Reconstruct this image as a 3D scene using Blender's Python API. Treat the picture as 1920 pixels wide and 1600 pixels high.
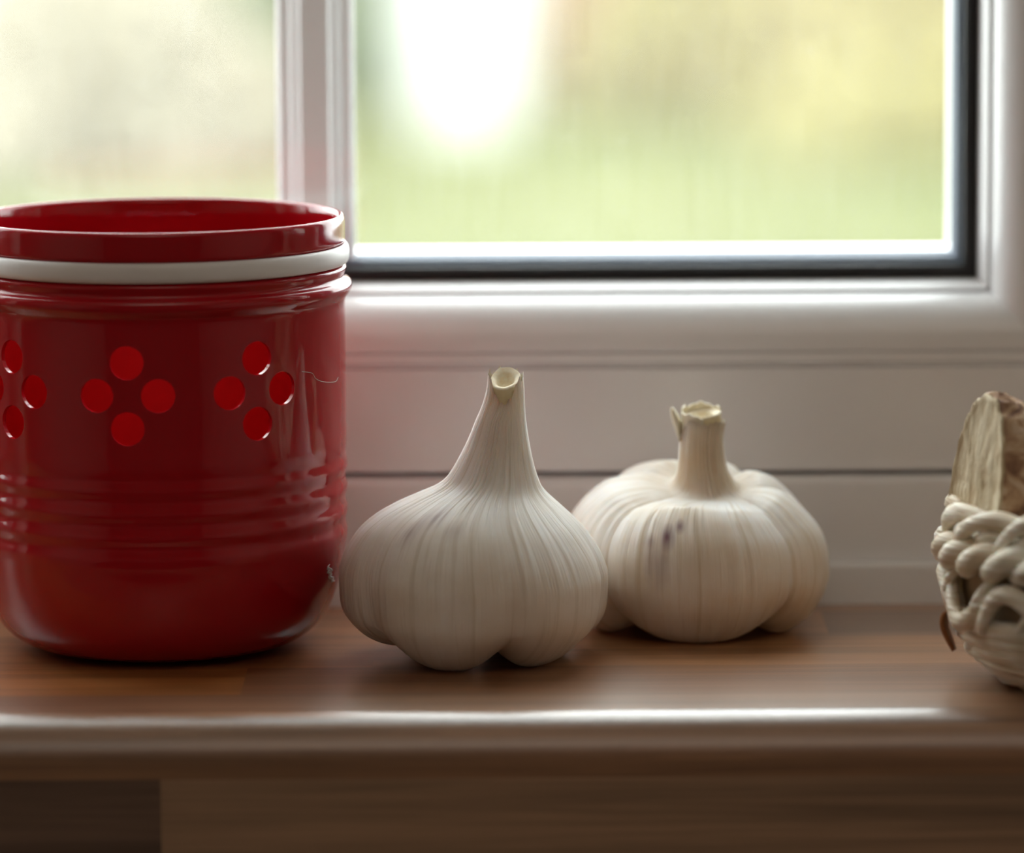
import bpy, bmesh, math, random
import numpy as np
from mathutils import Vector, Matrix, Euler

# ---------------------------------------------------------------- scene, camera, light
for o in list(bpy.data.objects):
    bpy.data.objects.remove(o)
scene = bpy.context.scene
C = scene.collection
random.seed(7)
rng = np.random.default_rng(11)
PI = math.pi

F = 9231.0                       # focal length in pixels of the 1920x1600 frame
CAM = Vector((0.0, -1.1794, 0.2216))
PITCH, ROLL = math.radians(8.0), math.radians(-0.33)
CM = Matrix.Rotation(PI / 2 - PITCH, 3, 'X') @ Matrix.Rotation(ROLL, 3, 'Z')
cam_data = bpy.data.cameras.new('camera')
cam = bpy.data.objects.new('camera', cam_data)
C.objects.link(cam)
cam.matrix_world = Matrix.Translation(CAM) @ CM.to_4x4()
cam_data.sensor_fit = 'HORIZONTAL'
cam_data.sensor_width = 36.0
cam_data.lens = F / 1920 * 36.0
cam_data.clip_start = 0.05
cam_data.clip_end = 200
cam_data.dof.use_dof = True
cam_data.dof.focus_distance = 1.183
cam_data.dof.aperture_fstop = 6.4
scene.camera = cam

vs = scene.view_settings
vs.view_transform = 'Standard'
vs.look = 'None'
vs.gamma = 1.0
vs.use_curve_mapping = False
vs.exposure = 0.08

world = bpy.data.worlds.new('overcast_sky')
scene.world = world
world.use_nodes = True
bg = world.node_tree.nodes['Background']
bg.inputs['Color'].default_value = (0.93, 0.97, 1.0, 1)
bg.inputs['Strength'].default_value = 8.0

def area_light(name, loc, rot, sx, sy, power, color, portal=False):
    d = bpy.data.lights.new(name, 'AREA')
    d.shape = 'RECTANGLE'; d.size = sx; d.size_y = sy; d.energy = power; d.color = color
    o = bpy.data.objects.new(name, d); C.objects.link(o)
    o.location = loc; o.rotation_euler = rot
    if portal: d.cycles.is_portal = True
    return o
# portal only guides the sky light through the window opening; it gives off nothing
area_light('window_portal', (0.145, 0.18, 0.46), (-PI / 2, 0, 0), 1.80, 0.95, 1, (1, 1, 1), True)
# added unseen fill lamp, aimed at the ceiling to brighten the room side
area_light('room_fill', (0.0, -1.7, 0.95), (PI, 0, 0), 0.9, 0.9, 9.5, (1.0, 0.87, 0.77))

# ---------------------------------------------------------------- pixel helpers (direction only; depth from a touched plane)
def ray(px, py):
    return CM @ Vector(((px - 960) / F, (800 - py) / F, -1.0))
def on_y(px, py, Y):
    d = ray(px, py); t = (Y - CAM.y) / d.y
    return CAM + d * t
def on_z(px, py, z=0.0):
    d = ray(px, py); t = (z - CAM.z) / d.z
    return CAM + d * t

# ---------------------------------------------------------------- object helpers
def mesh_obj(name, verts, faces, mat=None, parent=None, smooth=False, sharp=None):
    me = bpy.data.meshes.new(name)
    me.from_pydata([tuple(map(float, v)) for v in verts], [], [tuple(int(i) for i in f) for f in faces])
    me.update()
    if mat: me.materials.append(mat)
    if smooth:
        me.polygons.foreach_set('use_smooth', [True] * len(me.polygons))
        if sharp: me.set_sharp_from_angle(angle=math.radians(sharp))
    o = bpy.data.objects.new(name, me); C.objects.link(o)
    if parent: o.parent = parent
    return o
def empty(name, loc=(0, 0, 0)):
    o = bpy.data.objects.new(name, None); C.objects.link(o)
    o.location = loc; o.empty_display_size = 0.01
    return o
def tag(o, label=None, cat=None, group=None, kind=None):
    if label: o['label'] = label
    if cat: o['category'] = cat
    if group: o['group'] = group
    if kind: o['kind'] = kind
    return o
def local(parent, pts):
    return [Vector(p) - parent.location for p in pts]
def box_vf(a, b):
    (x0, y0, z0), (x1, y1, z1) = a, b
    v = [(x0, y0, z0), (x1, y0, z0), (x1, y1, z0), (x0, y1, z0), (x0, y0, z1), (x1, y0, z1), (x1, y1, z1), (x0, y1, z1)]
    f = [(0, 3, 2, 1), (4, 5, 6, 7), (0, 1, 5, 4), (1, 2, 6, 5), (2, 3, 7, 6), (3, 0, 4, 7)]
    return v, f
def boxes(name, lst, mat, parent=None):
    V, Fc = [], []
    for a, b in lst:
        v, f = box_vf(a, b); n = len(V)
        V += v; Fc += [tuple(i + n for i in q) for q in f]
    return mesh_obj(name, V, Fc, mat, parent)
def extrude_x(name, prof, x0, x1, mat, parent=None, smooth=False, sharp=40):
    """closed profile of (y, z), run along x"""
    n = len(prof)
    V = [(x0, y, z) for y, z in prof] + [(x1, y, z) for y, z in prof]
    Fc = [(i, (i + 1) % n, n + (i + 1) % n, n + i) for i in range(n)] + [tuple(range(n))[::-1], tuple(range(n, 2 * n))]
    o = mesh_obj(name, V, Fc, mat, parent)
    fix_normals(o)
    if smooth:
        o.data.polygons.foreach_set('use_smooth', [True] * len(o.data.polygons))
        o.data.set_sharp_from_angle(angle=math.radians(sharp))
    return o
def fix_normals(o):
    bm = bmesh.new(); bm.from_mesh(o.data)
    bmesh.ops.recalc_face_normals(bm, faces=bm.faces)
    bm.to_mesh(o.data); bm.free()
def catmull(pts, n):
    """resample control points (any dimension) through a Catmull-Rom curve, even in arc length"""
    P = np.array(pts, float)
    P = np.vstack([2 * P[0] - P[1], P, 2 * P[-1] - P[-2]])
    out = []
    for i in range(1, len(P) - 2):
        for t in np.linspace(0, 1, 24, endpoint=False):
            a, b, c, d = P[i - 1], P[i], P[i + 1], P[i + 2]
            out.append(0.5 * ((2 * b) + (c - a) * t + (2 * a - 5 * b + 4 * c - d) * t * t + (3 * b - a - 3 * c + d) * t ** 3))
    out.append(P[-2]); out = np.array(out)
    L = np.concatenate([[0], np.cumsum(np.linalg.norm(np.diff(out, axis=0), axis=1))])
    s = np.linspace(0, L[-1], n)
    return np.stack([np.interp(s, L, out[:, k]) for k in range(out.shape[1])], 1)
def tube_vf(path, radii, seg=10, closed=False, flat=1.0, up=(0, 0, 1)):
    path = np.array(path, float); n = len(path)
    radii = np.broadcast_to(np.array(radii, float), (n,))
    T = np.roll(path, -1, 0) - np.roll(path, 1, 0) if closed else np.gradient(path, axis=0)
    T /= np.linalg.norm(T, axis=1)[:, None] + 1e-12
    N = np.zeros_like(T); u = np.array(up, float)
    for i in range(n):
        a = u - T[i] * np.dot(u, T[i])
        if np.linalg.norm(a) < 1e-3: a = np.array((1.0, 0, 0)) - T[i] * T[i][0]
        N[i] = a / np.linalg.norm(a); 
        if not closed: u = N[i]
    B = np.cross(T, N)
    V = []
    for i in range(n):
        for k in range(seg):
            a = 2 * PI * k / seg
            V.append(path[i] + radii[i] * (N[i] * math.cos(a) + B[i] * math.sin(a) * flat))
    Fc = []
    m = n if closed else n - 1
    for i in range(m):
        j = (i + 1) % n
        for k in range(seg):
            k2 = (k + 1) % seg
            Fc.append((i * seg + k, j * seg + k, j * seg + k2, i * seg + k2))
    if not closed:
        Fc.append(tuple(range(seg))); Fc.append(tuple((n - 1) * seg + k for k in range(seg))[::-1])
    return V, Fc

# ---------------------------------------------------------------- material helpers
def new_mat(name):
    m = bpy.data.materials.new(name); m.use_nodes = True
    nt = m.node_tree
    return m, nt, nt.nodes, nt.links, nt.nodes['Principled BSDF']
def pset(b, **k):
    for a, v in k.items():
        b.inputs[a.replace('_', ' ')].default_value = v
def node(N, t, **k):
    n = N.new(t)
    for a, v in k.items(): setattr(n, a, v)
    return n
def ramp(N, stops, interp='LINEAR'):
    r = N.new('ShaderNodeValToRGB'); cr = r.color_ramp; cr.interpolation = interp
    while len(cr.elements) < len(stops): cr.elements.new(0.5)
    for e, (p, c) in zip(cr.elements, stops):
        e.position = p; e.color = (c[0], c[1], c[2], 1) if len(c) == 3 else c
    return r
def mixc(N, L, fac, a, b, mode='MIX'):
    m = N.new('ShaderNodeMix'); m.data_type = 'RGBA'; m.blend_type = mode
    for s, v in ((0, fac), (6, a), (7, b)):
        if hasattr(v, 'is_output'): L.new(v, m.inputs[s])
        elif s == 0: m.inputs[0].default_value = v
        else: m.inputs[s].default_value = (v[0], v[1], v[2], 1)
    return m.outputs[2]
def simple(name, col, rough=0.5, **k):
    m, nt, N, L, b = new_mat(name)
    pset(b, Base_Color=(*col, 1), Roughness=rough, **k)
    return m
def noisy(name, c1, c2, scale, rough=0.7, bump=0.0, bscale=None):
    m, nt, N, L, b = new_mat(name)
    tc = node(N, 'ShaderNodeTexCoord'); ns = node(N, 'ShaderNodeTexNoise')
    ns.inputs['Scale'].default_value = scale; ns.inputs['Detail'].default_value = 5
    L.new(tc.outputs['Object'], ns.inputs['Vector'])
    r = ramp(N, [(0.3, c1), (0.7, c2)]); L.new(ns.outputs['Fac'], r.inputs['Fac'])
    L.new(r.outputs['Color'], b.inputs['Base Color'])
    b.inputs['Roughness'].default_value = rough
    if bump:
        bn = node(N, 'ShaderNodeTexNoise'); bn.inputs['Scale'].default_value = bscale or scale * 4
        L.new(tc.outputs['Object'], bn.inputs['Vector'])
        bp = node(N, 'ShaderNodeBump'); bp.inputs['Strength'].default_value = bump; bp.inputs['Distance'].default_value = 0.001
        L.new(bn.outputs['Fac'], bp.inputs['Height']); L.new(bp.outputs['Normal'], b.inputs['Normal'])
    return m

def wood_mat():
    m, nt, N, L, b = new_mat('laminate_wood')
    tc = node(N, 'ShaderNodeTexCoord'); oi = node(N, 'ShaderNodeObjectInfo')
    mp = node(N, 'ShaderNodeMapping'); mp.inputs['Scale'].default_value = (5, 110, 110)
    add = node(N, 'ShaderNodeVectorMath', operation='ADD'); mul = node(N, 'ShaderNodeVectorMath', operation='SCALE')
    cmb = node(N, 'ShaderNodeCombineXYZ')
    for k in range(3): L.new(oi.outputs['Random'], cmb.inputs[k])
    L.new(cmb.outputs[0], mul.inputs[0]); mul.inputs['Scale'].default_value = 7.3
    L.new(tc.outputs['Object'], add.inputs[0]); L.new(mul.outputs[0], add.inputs[1])
    L.new(add.outputs[0], mp.inputs['Vector'])
    n1 = node(N, 'ShaderNodeTexNoise'); n1.inputs['Scale'].default_value = 1.0; n1.inputs['Detail'].default_value = 6; n1.inputs['Distortion'].default_value = 0.8
    L.new(mp.outputs[0], n1.inputs['Vector'])
    mp2 = node(N, 'ShaderNodeMapping'); mp2.inputs['Scale'].default_value = (22, 900, 900)
    L.new(add.outputs[0], mp2.inputs['Vector'])
    n2 = node(N, 'ShaderNodeTexNoise'); n2.inputs['Scale'].default_value = 1.0; n2.inputs['Detail'].default_value = 3
    L.new(mp2.outputs[0], n2.inputs['Vector'])
    r1 = ramp(N, [(0.32, (0.62, 0.62, 0.62)), (0.5, (0.95, 0.95, 0.95)), (0.68, (1.25, 1.25, 1.25))])
    L.new(n1.outputs['Fac'], r1.inputs['Fac'])
    r2 = ramp(N, [(0.3, (0.8, 0.8, 0.8)), (0.7, (1.1, 1.1, 1.1))]); L.new(n2.outputs['Fac'], r2.inputs['Fac'])
    c = mixc(N, L, 1.0, oi.outputs['Color'], r1.outputs['Color'], 'MULTIPLY')
    c = mixc(N, L, 1.0, c, r2.outputs['Color'], 'MULTIPLY')
    L.new(c, b.inputs['Base Color'])
    pset(b, Roughness=0.32)
    b.inputs['Specular IOR Level'].default_value = 0.65
    b.inputs['Coat Weight'].default_value = 0.8; b.inputs['Coat Roughness'].default_value = 0.26
    bn = node(N, 'ShaderNodeTexNoise'); bn.inputs['Scale'].default_value = 2200
    L.new(tc.outputs['Object'], bn.inputs['Vector'])
    bp = node(N, 'ShaderNodeBump'); bp.inputs['Strength'].default_value = 0.25; bp.inputs['Distance'].default_value = 0.0002
    L.new(bn.outputs['Fac'], bp.inputs['Height']); L.new(bp.outputs['Normal'], b.inputs['Normal'])
    return m
M_WOOD = wood_mat()

M_UPVC = simple('white_upvc', (0.86, 0.85, 0.86), 0.22)
M_GASKET = simple('black_rubber', (0.008, 0.008, 0.009), 0.6)
M_SPACER = simple('dark_spacer_metal', (0.035, 0.055, 0.095), 0.6, Specular_IOR_Level=0.12)  # blue of the reflected sky put into the spacer's base colour
M_PLASTER = noisy('cream_plaster', (0.70, 0.64, 0.57), (0.74, 0.68, 0.61), 6, 0.85, 0.1, 120)
M_CEIL = simple('ceiling_paint', (0.8, 0.78, 0.74), 0.9)
M_FLOOR = noisy('floor_tile_brown', (0.09, 0.06, 0.045), (0.13, 0.09, 0.065), 4, 0.5)
M_RENDER = noisy('house_render', (0.6, 0.56, 0.5), (0.66, 0.62, 0.56), 8, 0.9)

def glass_mat(name, dust):
    m, nt, N, L, b = new_mat(name)
    out = N['Material Output']; N.remove(b)
    tr = node(N, 'ShaderNodeBsdfTransparent'); tr.inputs[0].default_value = (0.985, 0.995, 0.985, 1)
    gl = node(N, 'ShaderNodeBsdfGlossy'); gl.inputs['Roughness'].default_value = 0.02
    lw = node(N, 'ShaderNodeLayerWeight'); lw.inputs['Blend'].default_value = 0.5
    pw = node(N, 'ShaderNodeMath', operation='POWER'); L.new(lw.outputs['Facing'], pw.inputs[0]); pw.inputs[1].default_value = 5
    fr = node(N, 'ShaderNodeMath', operation='MULTIPLY_ADD'); L.new(pw.outputs[0], fr.inputs[0]); fr.inputs[1].default_value = 0.7; fr.inputs[2].default_value = 0.035
    mx = node(N, 'ShaderNodeMixShader')
    L.new(fr.outputs[0], mx.inputs[0]); L.new(tr.outputs[0], mx.inputs[1]); L.new(gl.outputs[0], mx.inputs[2])
    # thin film of dust and dried rain streaks on the glass
    tc = node(N, 'ShaderNodeTexCoord')
    mp = node(N, 'ShaderNodeMapping'); mp.inputs['Scale'].default_value = (330, 1, 40)
    L.new(tc.outputs['Object'], mp.inputs['Vector'])
    n1 = node(N, 'ShaderNodeTexNoise'); n1.inputs['Scale'].default_value = 1; n1.inputs['Detail'].default_value = 4
    L.new(mp.outputs[0], n1.inputs['Vector'])
    n2 = node(N, 'ShaderNodeTexNoise'); n2.inputs['Scale'].default_value = 260; n2.inputs['Detail'].default_value = 3
    L.new(tc.outputs['Object'], n2.inputs['Vector'])
    r1 = ramp(N, [(0.3, (0.030 * dust,) * 3), (0.75, (0.048 * dust,) * 3)]); L.new(n1.outputs['Fac'], r1.inputs['Fac'])
    r2 = ramp(N, [(0.64, (0.0,) * 3), (0.78, (0.045 * dust,) * 3)]); L.new(n2.outputs['Fac'], r2.inputs['Fac'])
    ad = node(N, 'ShaderNodeMath', operation='ADD'); L.new(r1.outputs[0], ad.inputs[0]); L.new(r2.outputs[0], ad.inputs[1])
    du = node(N, 'ShaderNodeBsdfTranslucent'); du.inputs[0].default_value = (0.9, 0.9, 0.88, 1)
    m2 = node(N, 'ShaderNodeMixShader')
    L.new(ad.outputs[0], m2.inputs[0]); L.new(mx.outputs[0], m2.inputs[1]); L.new(du.outputs[0], m2.inputs[2])
    L.new(m2.outputs[0], out.inputs['Surface'])
    return m
M_GLASS = glass_mat('dusty_window_glass', 0.6)
M_GLASS2 = glass_mat('window_glass', 0.12)

# ---------------------------------------------------------------- the room and house wall
YG = 0.096                                   # inner face of the glazing
Z0 = on_y(960, 505, 0.095).z                 # bottom sight line of the glass
X1 = on_y(1811, 400, 0.095).x                # right sight line
X0, Z1 = -0.66, 0.86
OUT = Z0                                     # total frame width: reaches down to the sill top
XB0, XB1 = X1 + 2 * OUT, 0.95              # sight lines of the neighbouring light
OX0, OX1, OZ1 = X0 - OUT, XB1 + OUT, Z1 + OUT
RX, RY0, RY1, FZ, CZ = 1.7, -3.1, -0.06, -0.95, 1.46
tag(boxes('floor', [((-RX, RY0, FZ - 0.1), (RX, RY1, FZ))], M_FLOOR), kind='structure')
tag(boxes('ceiling', [((-RX, RY0, CZ), (RX, RY1, CZ + 0.1))], M_CEIL), kind='structure')
tag(boxes('wall_left', [((-RX - 0.1, RY0, FZ), (-RX, RY1, CZ))], M_PLASTER), kind='structure')
tag(boxes('wall_right', [((RX, RY0, FZ), (RX + 0.1, RY1, CZ))], M_PLASTER), kind='structure')
M_REAR = noisy('brown_wall_paint', (0.20, 0.15, 0.12), (0.23, 0.175, 0.14), 5, 0.8)
tag(boxes('wall_rear', [((-RX, RY0 - 0.1, FZ), (RX, RY0, CZ))], M_REAR), kind='structure')
tag(boxes('wall_window', [
    ((-RX, RY1, FZ), (RX, 0.0745, -0.0385)), ((-RX, 0.0745, FZ), (RX, 0.165, 0.0)),
    ((-RX, RY1, -0.0385), (OX0, 0.0745, CZ)), ((-RX, 0.0745, 0), (OX0, 0.165, CZ)),
    ((OX1, RY1, -0.0385), (RX, 0.0745, CZ)), ((OX1, 0.0745, 0), (RX, 0.165, CZ)),
    ((OX0, RY1, OZ1), (OX1, 0.165, CZ))], M_PLASTER), kind='structure')

# ---------------------------------------------------------------- window
win = tag(empty('window_1', (0, 0.07, 0)), 'white plastic casement window with double glazing behind the sill', kind='structure')
def frame_side(name, prof, side, mat, parent, rect=(X0, X1, Z0, Z1), smooth=True):
    """prof: closed list of (o, y); o = distance outward from the sight line. Mitred at the corners"""
    x0, x1, z0, z1 = rect
    def P(o, y, e):
        if side == 'bottom': return ((x0 - o, x1 + o)[e], y, z0 - o)
        if side == 'top': return ((x0 - o, x1 + o)[e], y, z1 + o)
        if side == 'right': return (x1 + o, y, (z0 - o, z1 + o)[e])
        return (x0 - o, y, (z0 - o, z1 + o)[e])
    n = len(prof)
    V = local(parent, [P(o, y, 0) for o, y in prof] + [P(o, y, 1) for o, y in prof])
    Fc = [(i, (i + 1) % n, n + (i + 1) % n, n + i) for i in range(n)] + [tuple(range(n))[::-1], tuple(range(n, 2 * n))]
    o = mesh_obj(name, V, Fc, mat, parent)
    fix_normals(o)
    if smooth:
        o.data.polygons.foreach_set('use_smooth', [True] * len(o.data.polygons))
        o.data.set_sharp_from_angle(angle=math.radians(28))
    return o
SIDES = ('bottom', 'right', 'top', 'left')
# sash: flat face, twin groove, ovolo curve falling back to the glass, then outer lip beyond the panes
def arc(o0, y0, o1, y1, n=14, p=1.0):
    out = []
    for i in range(n + 1):
        a = PI / 2 * i / n
        out.append((o0 + (o1 - o0) * (1 - math.cos(a)) ** p, y0 + (y1 - y0) * math.sin(a)))
    return out
curve = [(o, y) for o, y in arc(0.0059, 0.0878, 0.0190, 0.0750, 16)]
sash_prof = ([(0.0029, 0.0957), (0.0030, 0.0940), (0.0037, 0.0905), (0.0051, 0.0880), (0.0054, 0.0890), (0.0058, 0.0890)] + curve +
             [(0.0196, 0.0757), (0.0198, 0.0747), (0.0222, 0.0745), (0.0226, 0.0758), (0.0233, 0.0758), (0.0238, 0.0742)] +
             [(0.0500, 0.0742), (0.0504, 0.0748), (0.0504, 0.139), (0.049, 0.140), (-0.0008, 0.140), (-0.0013, 0.1395), (-0.0013, 0.1255), (0.0029, 0.1250)])
gask_prof = [(-0.0006, 0.0959), (-0.0005, 0.0948), (0.0002, 0.0942), (0.0028, 0.0942), (0.0028, 0.0959)]
outer_prof = [(0.0514, 0.140), (0.0514, 0.0735)] + [(0.0514 + 0.0022 * (1 - math.cos(a)), 0.0735 - 0.0030 * math.sin(a)) for a in np.linspace(0.15, PI / 2, 7)] + [(OUT, 0.0705), (OUT, 0.140)]
back_prof = [(-0.0002, 0.1243), (-0.0002, 0.1248), (0.0021, 0.1248), (0.0021, 0.1243)]
half = [(-0.0102, 0.110), (-0.0102, 0.1075), (-0.0090, 0.1062), (-0.0072, 0.1062), (-0.0060, 0.1048), (-0.0042, 0.1040), (-0.0036, 0.1030)]
bar_prof = half + [(-a, y) for a, y in half[::-1]] + [(a, 0.220 - y) for a, y in [(-q[0], q[1]) for q in half[1:]]] + [(a, 0.220 - y) for a, y in half[:0:-1]]
def bar(parent, p0, p1, vert):
    n = len(bar_prof)
    V = []
    for p in (p0, p1):
        V += [(p[0] + a, y, p[1]) if vert else (p[0], y, p[1] + a) for a, y in bar_prof]
    Fc = [(i, (i + 1) % n, n + (i + 1) % n, n + i) for i in range(n)] + [tuple(range(n))[::-1], tuple(range(n, 2 * n))]
    o = mesh_obj('glazing_bar', local(parent, V), Fc, M_UPVC, parent); fix_normals(o)
def glazed_light(parent, xa, xb, bar_xs):
    rc = (xa, xb, Z0, Z1)
    for s in SIDES:
        frame_side('sash_rail' if s in ('bottom', 'top') else 'sash_stile', sash_prof, s, M_UPVC, parent, rc)
        frame_side('gasket', gask_prof, s, M_GASKET, parent, rc)
        frame_side('outer_frame', outer_prof, s, M_UPVC, parent, rc)
        frame_side('spacer_bar', [(-0.0019, 0.1003), (-0.0019, 0.1197), (0.0060, 0.1197), (0.0060, 0.1003)], s, M_SPACER, parent, rc, False)
    for ya, yb, mg in ((YG, YG + 0.004, M_GLASS), (0.120, 0.124, M_GLASS2)):
        v, f = box_vf((xa - 0.0019, ya, Z0 - 0.0019), (xb + 0.0019, yb, Z1 + 0.0019))
        mesh_obj('pane', local(parent, v), f, mg, parent)
    for x in bar_xs: bar(parent, (x, Z0 - 0.001), (x, Z1 + 0.001), True)        # bars held between the two panes
    for zc in (Z0 + 0.26, Z0 + 0.52): bar(parent, (xa - 0.001, zc), (xb + 0.001, zc), False)
bx = on_y(592, 200, 0.110).x
glazed_light(win, X0, X1, [bx - 0.1695 * k for k in range(4)])
win2 = tag(empty('window_2', (XB0, 0.07, 0)), 'neighbouring casement of the same white plastic window', kind='structure')
glazed_light(win2, XB0, XB1, [XB0 + 0.166 * k for k in (1, 2, 3)])
# slim white trim where the frame meets the sill
trim_prof = [(0.0703, 0.0), (0.0660, 0.0), (0.0662, 0.0085)] + [(0.0678 - 0.0016 * math.cos(a), 0.0092 + 0.0016 * math.sin(a)) for a in np.linspace(0, PI / 2, 6)] + [(0.0703, 0.0108)]
tag(extrude_x('trim_1', trim_prof, OX0, OX1, M_UPVC, None, True, 50), 'slim white plastic trim strip where window frame meets the wooden sill', kind='structure')

# ---------------------------------------------------------------- wooden sill: staves of a butcher-block worktop
sill = tag(empty('window_sill', (0, 0, -0.038)), 'brown wooden butcher-block window sill with rounded front edge', kind='structure')
LIGHT, MID, WARM, DARK, GREY = (0.44, 0.190, 0.066), (0.34, 0.140, 0.050), (0.42, 0.165, 0.048), (0.16, 0.070, 0.036), (0.28, 0.135, 0.066)
def stave(prof, xa, xb, col):
    o = extrude_x('stave', [(y, z + 0.038) for y, z in prof], xa, xb, M_WOOD, sill, True, 30)
    o.color = (*col, 1)
def row(prof, joints, cols):
    xs = [OX0] + joints + [OX1]
    for a, b, c in zip(xs[:-1], xs[1:], cols): stave(prof, a, b, c)
def rect(ya, yb, za=-0.038, zb=0.0): return [(ya, zb), (ya, za), (yb, za), (yb, zb)]
R, RZ = 0.011, -0.0135
nose = [(-0.050, 0.0)] + [(-0.070 - R * math.sin(a), -R + R * math.cos(a)) for a in np.linspace(0, PI / 2, 20)] + [(-0.081, RZ), (-0.050, RZ)]
row(nose, [-0.36, 0.22, 0.7], [MID, (0.28, 0.140, 0.072), DARK, MID])
row(rect(-0.081, -0.050, -0.038, RZ), [-0.42, on_y(302, 1530, -0.081).x], [LIGHT, (0.15, 0.088, 0.060), (0.36, 0.215, 0.13)])
row(rect(-0.050, -0.0167), [-0.33, on_z(455, 1288).x, 0.12], [MID, WARM, (0.255, 0.108, 0.046), GREY])
row(rect(-0.0167, 0.0209), [-0.27, on_z(700, 1240).x], [DARK, MID, (0.38, 0.165, 0.064)])
row(rect(0.0209, 0.0557), [-0.22, on_z(1548, 1172).x, 0.18], [LIGHT, (0.42, 0.180, 0.068), (0.20, 0.092, 0.050), MID])
row(rect(0.0557, 0.0742), [-0.4, 0.02], [MID, WARM, (0.37, 0.155, 0.056)])

# ---------------------------------------------------------------- red jar
JX, JY = on_y(300, 900, 0.016).x, 0.016
jar = tag(empty('storage_jar', (JX, JY, 0)), 'glossy red round jar with punched hole pattern and white band below its rim', 'jar')
def red_mat():
    m, nt, N, L, b = new_mat('red_gloss')
    pset(b, Base_Color=(0.38, 0.004, 0.010, 1), Roughness=0.08, IOR=1.45)
    tc = node(N, 'ShaderNodeTexCoord'); ns = node(N, 'ShaderNodeTexNoise')
    ns.inputs['Scale'].default_value = 45; ns.inputs['Detail'].default_value = 2
    L.new(tc.outputs['Object'], ns.inputs['Vector'])
    bp = node(N, 'ShaderNodeBump'); bp.inputs['Strength'].default_value = 0.12; bp.inputs['Distance'].default_value = 0.002
    L.new(ns.outputs['Fac'], bp.inputs['Height']); L.new(bp.outputs['Normal'], b.inputs['Normal'])
    return m
M_RED = red_mat()
M_RED_IN = simple('red_inner_lit', (0.54, 0.009, 0.015), 0.3)  # inner wall painted brighter than outside to stand in for light within
M_BAND = simple('white_silicone', (0.80, 0.76, 0.75), 0.38)
PXJ = (on_y(652, 800, JY).x - on_y(300, 800, JY).x) / 352     # metres per pixel at the jar axis
def jz(py): return on_y(300, py, JY).z
# outer profile from image rows (radius px, row)
outp = [(0, 1203), (150, 1203), (215, 1202), (248, 1195), (275, 1182), (300, 1160), (318, 1132), (332, 1096), (341, 1062), (346, 1032), (349, 1012)]
P_out = [(r * PXJ, max(0.0, jz(y) if y < 1203 else 0.0)) for r, y in outp]
P_out = [tuple(p) for p in catmull(P_out, 40)]
for i in range(1, 49):                                           # shallow rings
    y = 1012 - i * (1012 - 838) / 48
    env = min(1, i / 8, (48 - i) / 5)
    P_out.append(((350 + 2.1 * env * math.sin(2 * PI * (1012 - y) / 42.5 - 0.6)) * PXJ, jz(y)))
for y in np.arange(830, 566, -8): P_out.append((351 * PXJ, jz(y)))
shoulder = [(351, 566), (353, 558), (359, 550), (363.5, 542), (364, 534), (361, 527), (354, 522), (350.5, 517), (351.5, 511), (353.5, 505), (353, 500), (349, 496), (346, 492), (346, 462), (348, 457), (351, 453), (352, 446), (352, 425), (351.5, 414), (350, 407), (346.5, 403), (342, 403.5), (338, 408), (336, 416)]
P_out += [(r * PXJ, jz(y)) for r, y in catmull([(a, b) for a, b in shoulder], 110)]
WALL = 0.0019
inn = [(335, 440), (335, 520), (342, 560)]
P_in = [(r * PXJ, jz(y)) for r, y in inn]
for y in np.arange(575, 1000, 10): P_in.append((343 * PXJ, jz(y)))
P_in += [(337 * PXJ, jz(1050)), (322 * PXJ, jz(1100)), (297 * PXJ, jz(1145)), (262 * PXJ, jz(1175)), (205 * PXJ, jz(1188)), (100 * PXJ, jz(1190)), (0, jz(1190))]
prof = [p for p in P_out] + P_in
prof[0] = (0.0, 0.0)
def lathe_vf(prof, seg):
    V, Fc, rings = [], [], []
    for r, z in prof:
        if r < 1e-6:
            rings.append([len(V)]); V.append((0, 0, z))
        else:
            rings.append(list(range(len(V), len(V) + seg)))
            V += [(r * math.cos(2 * PI * k / seg), r * math.sin(2 * PI * k / seg), z) for k in range(seg)]
    for a, b in zip(rings[:-1], rings[1:]):
        for k in range(seg):
            k2 = (k + 1) % seg
            if len(a) == 1: Fc.append((a[0], b[k2], b[k]))
            elif len(b) == 1: Fc.append((a[k], a[k2], b[0]))
            else: Fc.append((a[k], a[k2], b[k2], b[k]))
    return V, Fc
V, Fc = lathe_vf(prof, 224)
body = mesh_obj('jar_body', V, Fc, M_RED, jar, True); fix_normals(body)
body.data.materials.append(M_RED_IN)
for p in body.data.polygons:
    if p.index >= (len(P_out) + 1) * 224: p.material_index = 1
# holes punched through the wall: three groups of four on the front
CV, CF = [], []
HR = 31.0 * PXJ
zc = on_y(300, 742 + 1, JY - 351 * PXJ).z
for g in (-1, 0, 1):
    th0 = -PI / 2 + math.radians(-5.2 + 40 * g)
    for du, dv in ((0, 1), (0, -1), (1, 0), (-1, 0)):
        th = th0 + du * math.radians(9.2); z = zc + dv * 60 * PXJ
        n0, seg = len(CV), 28
        er, et = Vector((math.cos(th), math.sin(th), 0)), Vector((-math.sin(th), math.cos(th), 0))
        for rr in (330 * PXJ - 0.003, 351 * PXJ + 0.003):
            for k in range(seg):
                a = 2 * PI * (k + 0.37) / seg
                CV.append(er * rr + et * HR * math.cos(a) + Vector((0, 0, z + HR * math.sin(a))))
        for k in range(seg):
            k2 = (k + 1) % seg
            CF.append((n0 + k, n0 + k2, n0 + seg + k2, n0 + seg + k))
        CF.append(tuple(n0 + k for k in range(seg))[::-1]); CF.append(tuple(n0 + seg + k for k in range(seg)))
cut = mesh_obj('cutter', CV, CF); fix_normals(cut); cut.location = jar.location
md = body.modifiers.new('holes', 'BOOLEAN'); md.operation = 'DIFFERENCE'; md.object = cut; md.solver = 'EXACT'
bpy.context.view_layer.update()
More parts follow.
